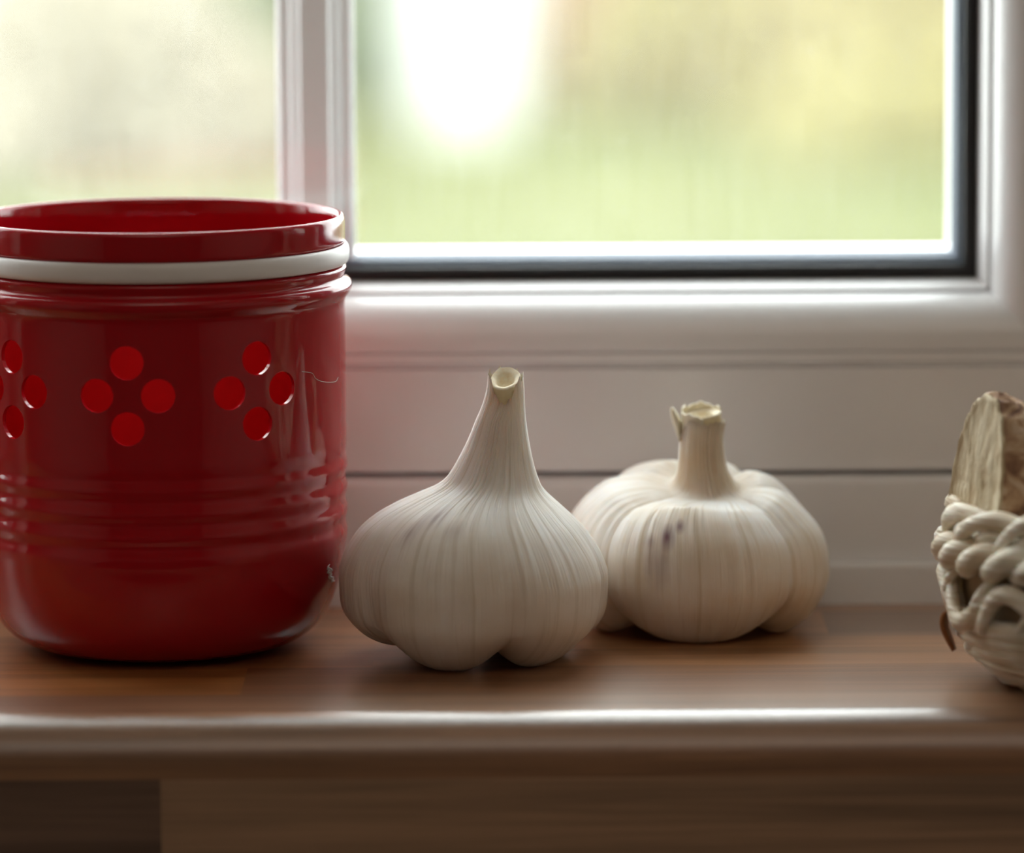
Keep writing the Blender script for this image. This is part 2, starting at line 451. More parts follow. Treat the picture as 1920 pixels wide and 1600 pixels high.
dg = bpy.context.evaluated_depsgraph_get()
me = bpy.data.meshes.new_from_object(body.evaluated_get(dg)); me.name = 'jar_body'
body.modifiers.clear(); body.data = me
bpy.data.objects.remove(cut)
# exact cylinder normals around the holes
zlo, zhi = zc - 100 * PXJ, zc + 100 * PXJ
for p in me.polygons: p.use_smooth = True
me.set_sharp_from_angle(angle=math.radians(45))
nor = [tuple(c.vector) for c in me.corner_normals]
for p in me.polygons:
    if zlo < p.center.z < zhi:
        rad = Vector((p.center.x, p.center.y, 0)).normalized(); d = p.normal.dot(rad)
        for li in p.loop_indices:
            co = me.vertices[me.loops[li].vertex_index].co
            rv = Vector((co.x, co.y, 0)).normalized()
            if d > 0.8: nor[li] = tuple(rv)
            elif d < -0.8: nor[li] = tuple(-rv)
me.normals_split_custom_set(nor)
# white band in its groove
bp_ = [(346.5, 492), (353, 494), (357.5, 490), (359.5, 483), (359.8, 473), (358.5, 464), (355, 458), (349, 457), (346.5, 462)]
pts = [(r * PXJ, jz(y)) for r, y in bp_]; seg = 192; n = len(pts)
pts = [tuple(q) for q in catmull(pts + [pts[0]], 28)][:-1]; n = len(pts)
V = [(r * math.cos(2 * PI * k / seg), r * math.sin(2 * PI * k / seg), z) for k in range(seg) for r, z in pts]
Fc = [(k * n + i, ((k + 1) % seg) * n + i, ((k + 1) % seg) * n + (i + 1) % n, k * n + (i + 1) % n) for k in range(seg) for i in range(n)]
o = mesh_obj('rim_band', V, Fc, M_BAND, jar, True); fix_normals(o); o['label'] = 'white rubbery band around the jar neck'

# wisp of lint on the jar, and a fine hair
M_LINT = simple('lint', (0.85, 0.83, 0.8), 0.8)
def jar_surf(px, py, off=0.0):
    d = ray(px, py); p = CAM - Vector((JX, JY, 0)); rr = 350.5 * PXJ + off
    if py > 1020: rr = float(np.interp(py, [y for _, y in outp[3:]][::-1], [r for r, _ in outp[3:]][::-1])) * PXJ + off
    a = d.x ** 2 + d.y ** 2; b_ = 2 * (p.x * d.x + p.y * d.y); c = p.x ** 2 + p.y ** 2 - rr * rr
    t = (-b_ - math.sqrt(max(0, b_ * b_ - 4 * a * c))) / (2 * a)
    return CAM + d * t
def lint(name, pts, rad, label):
    P3 = [np.array(jar_surf(x, y, 0.00012 + 0.0004 * h)) for x, y, h in pts]
    path = catmull(P3, 50)
    base = path[0]
    V, Fc = tube_vf(path - base, rad * (0.6 + 0.4 * np.sin(np.linspace(0.3, 2.9, 50))), 6)
    o = mesh_obj(name, V, Fc, M_LINT, None, True); o.location = base
    tag(o, label, 'lint'); return o
lint('lint_wisp', [(617, 1058, 0.2), (613, 1066, 1), (619, 1068, 0.6), (614, 1073, 1.4), (621, 1076, 0.7), (617, 1081, 1.2), (624, 1084, 0.5), (620, 1089, 0.9), (626, 1089, 0.2), (617, 1084, 0.8), (614, 1078, 0.6), (622, 1070, 1.3), (615, 1064, 0.9)], 0.00034, 'tiny crumpled white lint wisp stuck low on the red jar')
lint('hair_strand', [(566, 697, 0), (585, 700, 0.1), (592, 710, 0.1), (606, 716, 0.1), (628, 716, 0.1), (634, 708, 0)], 0.00005, 'fine curved hair clinging to the red jar beside its holes')

# ---------------------------------------------------------------- garlic
def garlic_mat(name, warm, streak, purple_uv, neck):
    m, nt, N, L, b = new_mat(name)
    uv = node(N, 'ShaderNodeUVMap'); uv.uv_map = 'UVMap'
    mp = node(N, 'ShaderNodeMapping'); mp.inputs['Scale'].default_value = (95, 2.2, 1); L.new(uv.outputs[0], mp.inputs['Vector'])
    n1 = node(N, 'ShaderNodeTexNoise'); n1.inputs['Scale'].default_value = 1; n1.inputs['Detail'].default_value = 3
    L.new(mp.outputs[0], n1.inputs['Vector'])
    mp2 = node(N, 'ShaderNodeMapping'); mp2.inputs['Scale'].default_value = (260, 4, 1); L.new(uv.outputs[0], mp2.inputs['Vector'])
    n2 = node(N, 'ShaderNodeTexNoise'); n2.inputs['Scale'].default_value = 1; n2.inputs['Detail'].default_value = 2
    L.new(mp2.outputs[0], n2.inputs['Vector'])
    tc = node(N, 'ShaderNodeTexCoord')
    n3 = node(N, 'ShaderNodeTexNoise'); n3.inputs['Scale'].default_value = 55; n3.inputs['Detail'].default_value = 4
    L.new(tc.outputs['Object'], n3.inputs['Vector'])
    white, tan = (0.90, 0.88, 0.86), warm
    r3 = ramp(N, [(0.35, (0, 0, 0)), (0.7, (1, 1, 1))]); L.new(n3.outputs['Fac'], r3.inputs['Fac'])
    # the dry skin is creamier toward the root end, whiter at the shoulder
    sep = node(N, 'ShaderNodeSeparateXYZ'); L.new(uv.outputs[0], sep.inputs[0])
    rv = ramp(N, [(0.12, (1, 1, 1)), (0.62, (0, 0, 0)), (0.76, (0.05, 0.05, 0.05)), neck]); L.new(sep.outputs['Y'], rv.inputs['Fac'])
    f = node(N, 'ShaderNodeMath', operation='MULTIPLY'); L.new(r3.outputs[0], f.inputs[0]); f.inputs[1].default_value = 0.45
    f2 = node(N, 'ShaderNodeMath', operation='MULTIPLY_ADD'); L.new(rv.outputs[0], f2.inputs[0]); f2.inputs[1].default_value = 0.62; L.new(f.outputs[0], f2.inputs[2]); f2.use_clamp = True
    c = mixc(N, L, f2.outputs[0], white, tan)
    r1 = ramp(N, [(0.54, (0, 0, 0)), (0.66, (1, 1, 1))]); L.new(n1.outputs['Fac'], r1.inputs['Fac'])
    fs = node(N, 'ShaderNodeMath', operation='MULTIPLY'); L.new(r1.outputs[0], fs.inputs[0]); fs.inputs[1].default_value = 0.42
    c = mixc(N, L, fs.outputs[0], c, streak)
    # purple stains
    for (u0, v0, su, sv, amt) in purple_uv:
        sb = node(N, 'ShaderNodeVectorMath', operation='SUBTRACT'); L.new(uv.outputs[0], sb.inputs[0]); sb.inputs[1].default_value = (u0, v0, 0)
        ml = node(N, 'ShaderNodeVectorMath', operation='MULTIPLY'); L.new(sb.outputs[0], ml.inputs[0]); ml.inputs[1].default_value = (1 / su, 1 / sv, 0)
        ln = node(N, 'ShaderNodeVectorMath', operation='LENGTH'); L.new(ml.outputs[0], ln.inputs[0])
        mr = node(N, 'ShaderNodeMapRange'); L.new(ln.outputs['Value'], mr.inputs[0])
        mr.inputs[1].default_value = 1.0; mr.inputs[2].default_value = 0.1; mr.inputs[3].default_value = 0; mr.inputs[4].default_value = amt
        mm = node(N, 'ShaderNodeMath', operation='MULTIPLY'); L.new(mr.outputs[0], mm.inputs[0])
        rn = ramp(N, [(0.35, (0.2,) * 3), (0.6, (1,) * 3)]); L.new(n1.outputs['Fac'], rn.inputs['Fac']); L.new(rn.outputs[0], mm.inputs[1])
        c = mixc(N, L, mm.outputs[0], c, (0.20, 0.10, 0.13))
    L.new(c, b.inputs['Base Color'])
    pset(b, Roughness=0.42)
    b.inputs['Subsurface Weight'].default_value = 0.8
    b.inputs['Subsurface Radius'].default_value = (1.0, 0.85, 0.7)
    b.inputs['Subsurface Scale'].default_value = 0.007
    hs = node(N, 'ShaderNodeMath', operation='MULTIPLY_ADD'); L.new(n1.outputs['Fac'], hs.inputs[0]); hs.inputs[1].default_value = 1.2; L.new(n2.outputs['Fac'], hs.inputs[2])
    bp = node(N, 'ShaderNodeBump'); bp.inputs['Strength'].default_value = 0.55; bp.inputs['Distance'].default_value = 0.0005
    L.new(hs.outputs[0], bp.inputs['Height']); L.new(bp.outputs['Normal'], b.inputs['Normal'])
    return m

def smooth1(n, k, seed):
    """periodic smooth random curve of n samples with about k features"""
    r = np.random.default_rng(seed); t = np.arange(n) / n
    out = np.zeros(n)
    for f in range(max(1, k // 2), k + k // 2 + 1):
        out += r.normal() * np.cos(2 * PI * f * t + r.uniform(0, 2 * PI))
    return out / (np.std(out) + 1e-9)

def garlic_body(name, root, rows, Y0, under, cloves, depth, mat, kr_fn, lift, ridge, seed, dz_fn=None, ny=190, seg=420, top_fn=None, push=None):
    """rows: (py, xl, xr) image rows at the axis plane from the neck top down to the belly; under: (rfrac, z) from belly to root plate.
    cloves: list of (boundary_deg) ; returns the skin mesh object"""
    A = []
    for py, xl, xr in rows:
        a, b_ = on_y(xl, py, Y0), on_y(xr, py, Y0)
        A.append(((a.x + b_.x) / 2, (b_.x - a.x) / 2, (a.z + b_.z) / 2))
    xcE, hwE, zE = A[-1]
    for rf, z in under:
        A.append((xcE + 0 * rf, hwE * rf, z))
    A = catmull(A, ny)[::-1]                       # from root plate up to the neck
    A[0, 1] = 1e-5
    th = 2 * PI * np.arange(seg) / seg + PI / 2    # seam at the back (+Y)
    deg = np.degrees(th) % 360
    bd = np.array(sorted(cloves)); bd2 = np.concatenate([bd, [bd[0] + 360]])
    bump = np.zeros(seg); idx = np.zeros(seg, int)
    for i in range(len(bd)):
        a, b_ = bd2[i], bd2[i + 1]
        dd = (deg - a) % 360
        mk = dd < (b_ - a)
        u = dd[mk] / (b_ - a)
        bump[mk] = (1 - np.abs(2 * u - 1) ** 2.6); idx[mk] = i
    cleft = 1 - bump
    s = np.linspace(0, 1, ny)
    kR = np.array([kr_fn(t)[0] for t in s]); kL = np.array([kr_fn(t)[1] for t in s])
    X = np.zeros((ny, seg)); Y = X.copy(); Z = X.copy()
    rid = sum(smooth1(seg, k, seed + k) * w for k, w in ((26, 0.5), (60, 0.35), (110, 0.15)))
    rid = np.sign(rid) * np.abs(rid) ** 0.8
    rid2 = smooth1(seg, 48, seed + 5)
    for j in range(ny):
        xc, hw, z = A[j]
        tw = np.interp(np.arange(seg), np.arange(seg), cleft)
        r = hw * (1 - kR[j] * tw)
        dep = depth if np.isscalar(depth) else np.interp(s[j], *depth)
        mixr = 0.5 + 0.5 * math.sin(s[j] * 9 + seed)
        d = ridge(s[j]) * (rid * mixr + rid2 * (1 - mixr))
        r = r + d * min(1, hw / 0.008)
        if push is not None: r = r + push(deg, s[j], hw)
        X[j] = xc + r * np.cos(th); Y[j] = r * np.sin(th) * dep; Z[j] = z + lift * kL[j] * tw
        if dz_fn is not None: Z[j] += dz_fn(deg, s[j])
        if j > ny * 0.30:                          # keep the measured outline
            mn, mx = X[j].min(), X[j].max()
            X[j] = (X[j] - mn) / (mx - mn) * 2 * hw + xc - hw
    if top_fn is not None:
        for j in range(ny): Z[j] += top_fn(deg, s[j])
    Z = np.maximum(Z, 0.0)
    V = np.stack([X, Y + Y0, Z], -1).reshape(-1, 3) - np.array(root.location)
    Fc = []
    for j in range(ny - 1):
        a = j * seg
        for k in range(seg):
            k2 = (k + 1) % seg
            Fc.append((a + k, a + k2, a + seg + k2, a + seg + k))
    Fc.append(tuple(range(seg))[::-1])
    o = mesh_obj(name, V, Fc, mat, root, True)
    uvl = o.data.uv_layers.new(name='UVMap')
    uvs = np.zeros((len(o.data.loops), 2), np.float32)
    li = np.zeros(len(o.data.loops), np.int32); o.data.loops.foreach_get('vertex_index', li)
    uvs[:, 0] = (li % seg) / seg; uvs[:, 1] = (li // seg) / (ny - 1)
    q = np.arange((ny - 1) * seg * 4) // 4 % seg == seg - 1          # seam quads
    kk = np.where(q)[0]; w = uvs[kk, 0]; w[w < 0.5] += 1.0; uvs[kk, 0] = w
    uvl.data.foreach_set('uv', uvs.ravel())
    return o

def Zp(v): return v * 0.3874 + 660
def Xp(v): return v * 0.3874 + 600
# --- the bulb with the tall neck
YA = -0.004
ga = tag(empty('garlic_bulb', (on_y(888, 1200, YA).x, YA, 0)), 'white garlic bulb with long tapering neck and round cut stem', 'garlic', 'garlic bulbs on the sill')
Lz = [(110, 812), (180, 806), (260, 782), (330, 752), (410, 720), (490, 681), (560, 641), (615, 600), (655, 540), (695, 450), (740, 350), (785, 270), (840, 200), (905, 150), (970, 115), (1040, 95), (1100, 91)]
Rz = [(110, 984), (200, 990), (280, 992), (360, 1000), (450, 1015), (530, 1030), (600, 1050), (670, 1080), (725, 1140), (790, 1210), (850, 1270), (930, 1330), (1000, 1370), (1070, 1392), (1110, 1397)]
ys = [112, 150, 200, 260, 330, 410, 490, 560, 615, 655, 695, 740, 785, 840, 905, 970, 1040, 1100]
rowsA = [(Zp(y), Xp(np.interp(y, *zip(*Lz))), Xp(np.interp(y, *zip(*Rz)))) for y in ys]
underA = [(0.985, 0.0120), (0.93, 0.0078), (0.83, 0.0038), (0.70, 0.0010), (0.57, 0.0), (0.42, 0.0012), (0.25, 0.0038), (0.12, 0.0048), (0.0, 0.0050)]
def krA(t):      # t: 0 root plate .. 1 neck top
    return (np.interp(t, [0, 0.08, 0.2, 0.3, 0.42, 0.55, 0.7, 1], [0.0, 0.22, 0.20, 0.09, 0.055, 0.03, 0.0, 0.0]),
            np.interp(t, [0, 0.08, 0.17, 0.26, 0.34, 1], [0.1, 0.5, 1.0, 0.5, 0, 0]))
def dzA(deg, t):
    # the side clove rides above the sill, the front clove rests on it
    w = np.interp(t, [0, 0.1, 0.2, 0.33, 0.5], [0.2, 0.8, 1.0, 0.5, 0.0])
    d = np.abs((deg - 185 + 180) % 360 - 180)
    return w * 0.0042 * np.clip(1 - d / 48, 0, 1)
def topA(deg, t):
    w = np.clip((t - 0.90) / 0.10, 0, 1) ** 1.3
    d = (deg - 262 + 180) % 360 - 180
    rag = 0.0006 * np.sin(np.radians(deg) * 7 + 1) + 0.0004 * np.sin(np.radians(deg) * 17)
    return w * (-0.0068 * np.clip(1 - np.abs(d) / 62, 0, 1) ** 1.2 + rag + 0.0008 * np.cos(np.radians(deg - 100)))
def ridgeA(t): return np.interp(t, [0, 0.2, 0.35, 0.55, 0.7, 0.85, 1], [0.00005, 0.00004, 0.00006, 0.00020, 0.00026, 0.00016, 0.00010])
M_GA = garlic_mat('garlic_skin_white', (0.66, 0.54, 0.41), (0.56, 0.47, 0.36), [(0.425, 0.64, 0.035, 0.05, 0.55), (0.40, 0.585, 0.03, 0.05, 0.4), (0.47, 0.60, 0.03, 0.04, 0.25)], (0.98, (0.45, 0.45, 0.45)))
garlic_body('skin', ga, rowsA, YA, underA, [218, 288, 350, 40, 90, 140], 0.97, M_GA, krA, 0.0062, ridgeA, 3, dzA, top_fn=topA)

# cut stem inside the neck: pale yellow tube sliced at an angle
M_STEM = noisy('garlic_stem', (0.86, 0.70, 0.38), (0.90, 0.79, 0.54), 400, 0.55)
M_STEMCUT = noisy('garlic_stem_cut', (0.93, 0.86, 0.68), (0.86, 0.70, 0.46), 900, 0.6)
def cut_stem(root, ctr, r, z_bot, z_top, slope, inner, seed, par_name='stem', axis_lean=(0, 0)):
    """tube standing from z_bot, cut by a plane falling toward the camera; a ring, then a sunken core"""
    seg = 64; rs = np.random.default_rng(seed)
    rings = []
    def ring(rr, kz, wob):
        pts = []
        for k in range(seg):
            a = 2 * PI * k / seg
            q = rr * (1 + wob * math.sin(3 * a + seed) + wob * 0.5 * math.sin(7 * a))
            x, y = q * math.cos(a), q * math.sin(a)
            if kz[0] == 'abs': z = kz[1]
            else: z = z_top + slope * y + 0.12 * x + kz[1]
            f = (z - z_bot) / max(1e-6, z_top - z_bot)
            pts.append(np.array((ctr[0] + x + axis_lean[0] * f, ctr[1] + y + axis_lean[1] * f, z)) - np.array(root.location))
        return pts
    specs = [(r * 0.97, ('abs', z_bot), 0.0), (r, ('cut', -0.0012), 0.015), (r * 1.0, ('cut', -0.0002), 0.02), (r * 0.93, ('cut', 0.0001), 0.03), (r * 0.70, ('cut', -0.0002), 0.03),
             (r * 0.60, ('cut', -0.0006), 0.05), (r * 0.45, ('cut', -inner), 0.06), (r * 0.15, ('cut', -inner * 1.2), 0.05)]
    V = []
    for sp in specs: V += ring(*sp)
    n = len(specs)
    Fc = [(i * seg + k, i * seg + (k + 1) % seg, (i + 1) * seg + (k + 1) % seg, (i + 1) * seg + k) for i in range(n - 1) for k in range(seg)]
    Fc += [tuple(range(seg))[::-1], tuple((n - 1) * seg + k for k in range(seg))]
    o = mesh_obj(par_name, V, Fc, M_STEM, root, True, 60)
    o.data.materials.append(M_STEMCUT)
    for p in o.data.polygons:
        if p.index >= 2 * seg and p.index < (n - 1) * seg: p.material_index = 1
    o['label'] = 'pale yellow cut stem end'
    return o
pt = on_y(950, 712, YA)
cut_stem(ga, (pt.x - 0.0003, YA - 0.0003), 0.00365, pt.z - 0.011, pt.z + 0.0004, 0.62, 0.0022, 2)

# --- the squat bulb behind it
YB = 0.034
gb = tag(empty('garlic_bulb', (on_y(1302, 1200, YB).x, YB, 0)), 'squat cream garlic bulb with short ribbed neck, torn flap and purple stain', 'garlic', 'garlic bulbs on the sill')
rowsB = [(789, 1279, 1361), (818, 1276, 1357), (843, 1273, 1358), (868, 1271, 1362), (888, 1268, 1369), (903, 1262, 1379), (911, 1250, 1394), (909, 1232, 1412), (902, 1196, 1436),
         (909, 1140, 1466), (931, 1102, 1493), (956, 1078, 1515), (981, 1062, 1534), (1009, 1052, 1546), (1040, 1048, 1552), (1068, 1048, 1553)]
underB = [(0.988, 0.0125), (0.955, 0.0092), (0.895, 0.0058), (0.80, 0.0020), (0.67, 0.0), (0.50, 0.0016), (0.30, 0.0046), (0.12, 0.0058), (0.0, 0.006)]
def krB(t):
    return (np.interp(t, [0, 0.1, 0.233, 0.32, 0.42, 0.55, 0.66, 0.757, 0.83], [0.0, 0.14, 0.15, 0.10, 0.075, 0.06, 0.05, 0.02, 0.0]),
            np.interp(t, [0, 0.1, 0.233, 0.32, 0.40, 0.55, 0.70, 0.757, 0.82], [0.1, 0.5, 1.0, 0.5, 0, -0.2, -0.45, -0.35, 0]))
def dzB(deg, t):
    w = np.interp(t, [0, 0.5, 0.62, 0.70, 0.757, 0.80, 0.86], [0, 0, 0.45, 0.9, 1.0, 0.7, 0.0])
    back = np.cos(np.radians(deg - 105))
    fold = 0.0007 * np.exp(-((deg - 262) / 16) ** 2) * np.interp(t, [0.62, 0.68, 0.74], [0, 1, 0])
    return w * (0.0036 * np.clip(back, 0, 1) + 0.0032 * np.clip(back, -1, 0)) + fold
def pushB(deg, t, hw):
    k = np.clip((t - 0.80) / 0.05, 0, 1)
    a = np.radians(deg)
    return k * (0.00013 * np.abs(np.sin(29 * a + 0.6 * np.sin(3 * a))) + 0.00007 * np.sin(83 * a))
def topB(deg, t):
    w = np.clip((t - 0.95) / 0.05, 0, 1)
    return w * (0.0004 * np.sin(np.radians(deg) * 5) + 0.0002 * np.sin(np.radians(deg) * 23) + 0.0002 * np.sin(np.radians(deg - 90)))
def ridgeB(t): return np.interp(t, [0, 0.2, 0.35, 0.55, 0.65, 0.76, 0.84, 1], [0.00006, 0.00006, 0.00010, 0.00016, 0.00020, 0.00022, 0.00022, 0.00012])
M_GB = garlic_mat('garlic_skin_cream', (0.66, 0.50, 0.31), (0.55, 0.42, 0.25), [(0.462, 0.575, 0.013, 0.05, 1.0), (0.450, 0.50, 0.020, 0.08, 0.5), (0.478, 0.61, 0.009, 0.03, 0.8), (0.44, 0.56, 0.012, 0.03, 0.5)], (0.86, (0.85, 0.85, 0.85)))
garlic_body('skin', gb, rowsB, YB, underB, [225, 318, 5, 50, 100, 150], (([0, 0.76, 0.86, 1]), ([0.93, 0.93, 1, 1])), M_GB, krB, 0.0050, ridgeB, 21, dzB, top_fn=topB, push=pushB)
pb = on_y(1320, 780, YB)
M_STEM2 = M_STEMCUT
cut_stem(gb, (pb.x - 0.0004, YB + 0.0004), 0.00475, pb.z - 0.008, pb.z + 0.0006, 0.10, 0.0035, 5, 'stem')
# inner collar around the stem
def collar(root, ctr, r, zb, zt, a0, a1, slope, mat, name):
    seg = 48; V = []; n = 6
    for k in range(seg + 1):
        a = a0 + (a1 - a0) * k / seg
        zz = zt + slope * math.sin(a) * r + 0.0003 * math.sin(5 * a) + 0.0002 * math.sin(13 * a)
        for rr, z in ((r, zb), (r, zz), (r - 0.0002, zz + 0.0001), (r - 0.0005, zz), (r - 0.0005, zb)):
            V.append(np.array((ctr[0] + rr * math.cos(a), ctr[1] + rr * math.sin(a), z)) - np.array(root.location))
    m = 5
    Fc = [(k * m + i, (k + 1) * m + i, (k + 1) * m + (i + 1) % m, k * m + (i + 1) % m) for k in range(seg) for i in range(m)]
    Fc += [tuple(range(m))[::-1], tuple(seg * m + i for i in range(m))]
    o = mesh_obj(name, V, Fc, mat, root, True, 50); fix_normals(o); return o
M_DRY = noisy('dry_garlic_skin', (0.76, 0.67, 0.47), (0.82, 0.76, 0.62), 500, 0.55)
collar(gb, (pb.x - 0.0006, YB + 0.0002), 0.00505, pb.z - 0.006, pb.z + 0.0014, 0.3, 2 * PI - 1.5, 0.22, M_DRY, 'inner_skin')
# torn flap leaning off the left side of the neck
flapL = [(1274, 828), (1268, 812), (1262, 795), (1258, 780), (1257, 765)]
flapR = [(1275, 828), (1277, 812), (1279, 798), (1273, 780), (1262, 763)]
V = []
for (a, b_), (c, d_) in zip(catmull(flapL, 14), catmull(flapR, 14)):
    for f in np.linspace(0, 1, 6):
        px, py = a + (c - a) * f, b_ + (d_ - b_) * f
        yy = YB - 0.0006 - 0.0016 * math.sin(PI * f) * (1 if f < 1 else 0) + 0.001 * f
        V.append(np.array(on_y(px, py, yy)) - np.array(gb.location))
Fc = [(i * 6 + k, i * 6 + k + 1, (i + 1) * 6 + k + 1, (i + 1) * 6 + k) for i in range(13) for k in range(5)]
fl = mesh_obj('skin_flap', V, Fc, M_DRY, gb, True); fl['label'] = 'dry torn skin flap on the neck'
sm = fl.modifiers.new('thick', 'SOLIDIFY'); sm.thickness = 0.00035

# ---------------------------------------------------------------- woven basket with a ginger root
KY = -0.038
KX = on_y(2121, 1000, KY).x
basket = tag(empty('woven_basket', (KX, KY, 0)), 'small round basket woven from pale twisted straw at the sill edge', 'basket')
M_STRAW = None
def straw_mat():
    m, nt, N, L, b = new_mat('pale_straw')
    tc = node(N, 'ShaderNodeTexCoord')
    mp = node(N, 'ShaderNodeMapping'); mp.inputs['Scale'].default_value = (60, 60, 900); L.new(tc.outputs['Object'], mp.inputs['Vector'])
    n1 = node(N, 'ShaderNodeTexNoise'); n1.inputs['Scale'].default_value = 1; n1.inputs['Detail'].default_value = 4; L.new(mp.outputs[0], n1.inputs['Vector'])
    n2 = node(N, 'ShaderNodeTexNoise'); n2.inputs['Scale'].default_value = 90; L.new(tc.outputs['Object'], n2.inputs['Vector'])
    r = ramp(N, [(0.3, (0.66, 0.54, 0.38)), (0.5, (0.82, 0.75, 0.62)), (0.7, (0.89, 0.85, 0.77))]); L.new(n1.outputs['Fac'], r.inputs['Fac'])
    r2 = ramp(N, [(0.35, (0.62, 0.48, 0.30)), (0.6, (1, 1, 1))]); L.new(n2.outputs['Fac'], r2.inputs['Fac'])
    c = mixc(N, L, 0.6, r.outputs[0], r2.outputs[0], 'MULTIPLY'); L.new(c, b.inputs['Base Color'])
    pset(b, Roughness=0.5)
    b.inputs['Subsurface Weight'].default_value = 0.15; b.inputs['Subsurface Scale'].default_value = 0.002
    bp = node(N, 'ShaderNodeBump'); bp.inputs['Strength'].default_value = 0.9; bp.inputs['Distance'].default_value = 0.0012
    L.new(n1.outputs['Fac'], bp.inputs['Height']); L.new(bp.outputs['Normal'], b.inputs['Normal'])
    return m
M_STRAW = straw_mat()
M_BROWNLEAF = noisy('brown_husk', (0.22, 0.075, 0.02), (0.34, 0.14, 0.05), 200, 0.5)
M_INNER = noisy('straw_inner', (0.30, 0.20, 0.11), (0.42, 0.30, 0.18), 150, 0.8)
def ringpath(rf, zf, n=160, ph=0.0):
    return [((rf(a) * math.cos(a)), rf(a) * math.sin(a), zf(a)) for a in np.linspace(0, 2 * PI, n, endpoint=False) + ph]
# floor and inner lining
V, Fc = lathe_vf([(0, 0.0008), (0.027, 0.0008), (0.031, 0.003), (0.0365, 0.010), (0.0395, 0.018), (0.0405, 0.034), (0.0395, 0.034), (0.0382, 0.018), (0.035, 0.011), (0.029, 0.0045), (0, 0.003)], 72)
o = mesh_obj('lining', V, Fc, M_INNER, basket, True, 50); fix_normals(o)
# lower wrapped coils
bowl = catmull([(0.0285, 0.0014), (0.0325, 0.0036), (0.0360, 0.0066), (0.0386, 0.0105), (0.0404, 0.0140), (0.0412, 0.0172)], 12)
cs = [(r, z, 0.00135 if i < 11 else 0.0020) for i, (r, z) in enumerate(bowl)]
for i, (r, z, rad) in enumerate(cs):
    p1, p2 = rng.uniform(0, 6, 2)
    path = ringpath(lambda a: r + 0.0003 * math.sin(5 * a + p1), lambda a: z + 0.00035 * math.sin(7 * a + p2))
    rr = np.array([rad * (1 + 0.10 * math.sin(9 * a + p1) + 0.06 * math.sin(23 * a)) for a in np.linspace(0, 2 * PI, 160, endpoint=False)])
    V, Fc = tube_vf(path, rr, 12, True)
    V = [np.maximum(v, (-9, -9, 0.0)) for v in V]
    o = mesh_obj('coil', V, Fc, M_STRAW, basket, True); fix_normals(o)
# open row: leaning loops
NL = 15
for k in range(NL):
    a0 = 2 * PI * (k + 0.35) / NL
    j = rng.uniform(-1, 1, 4)
    pts = []
    for u in np.linspace(0, 1, 9):
        a = a0 + (u - 0.5) * 0.52
        z = 0.0175 + 0.0100 * (math.sin(PI * u) if k % 2 else 1 - math.sin(PI * u)) + 0.0016 * j[0]
        r = 0.0425 + 0.0018 * math.sin(PI * u) + 0.0006 * j[1]
        pts.append((r * math.cos(a), r * math.sin(a), z))
    path = catmull(pts, 26)
    V, Fc = tube_vf(path, 0.00235 * (0.75 + 0.25 * np.sin(np.linspace(0, PI, 26))), 10, False, 0.8)
    o = mesh_obj('loop', V, Fc, M_STRAW, basket, True); fix_normals(o)
    # slender crossing strand
    b0 = a0 + 0.18
    pts = [((0.0415 + 0.0022 * math.sin(PI * u)) * math.cos(b0 + (u - .5) * 0.34), (0.0415 + 0.0022 * math.sin(PI * u)) * math.sin(b0 + (u - .5) * 0.34), 0.0165 + 0.0150 * u) for u in np.linspace(0, 1, 7)]
    V, Fc = tube_vf(catmull(pts, 16), 0.0014, 8)
    o = mesh_obj('strand', V, Fc, M_STRAW, basket, True); fix_normals(o)
# twisted cord band
for ph in (0, PI):
    path = ringpath(lambda a: 0.0425 + 0.0018 * math.cos(14 * a + ph + 0.5 * math.sin(3 * a)), lambda a: 0.0322 + 0.0020 * math.sin(14 * a + ph + 0.5 * math.sin(3 * a)), 420)
    V, Fc = tube_vf(path, [0.0027 * (1 + 0.14 * math.sin(11 * a + ph)) for a in np.linspace(0, 2 * PI, 420, endpoint=False)], 10, True)
    o = mesh_obj('twisted_cord', V, Fc, M_STRAW, basket, True); fix_normals(o)
# scalloped rim: overlapping arches and a second cord
NR = 17
for k in range(NR):
    a0 = 2 * PI * (k + 0.1) / NR; j = rng.uniform(-1, 1, 3)
    pts = []
    for u in np.linspace(0, 1, 9):
        a = a0 + (u - 0.5) * 0.62
        s_ = math.sin(PI * u)
        r = 0.0408 + 0.0024 * math.cos(PI * u) + 0.0007 * j[0]
        pts.append((r * math.cos(a), r * math.sin(a), 0.0350 + (0.0080 + 0.0018 * j[1]) * s_ ** 0.7))
    path = catmull(pts, 30)
    V, Fc = tube_vf(path, (0.0022 + 0.0004 * j[2]) * (0.85 + 0.15 * np.sin(np.linspace(0, PI, 30)) + 0.10 * np.sin(np.linspace(0, 11, 30) + 4 * j[0])), 10, False, 0.75)
    o = mesh_obj('rim_arch', V, Fc, M_STRAW, basket, True); fix_normals(o)
path = ringpath(lambda a: 0.0402 + 0.0010 * math.cos(19 * a), lambda a: 0.0372 + 0.0010 * math.sin(19 * a), 360)
V, Fc = tube_vf(path, 0.0017, 10, True)
o = mesh_obj('rim_cord', V, Fc, M_STRAW, basket, True); fix_normals(o)
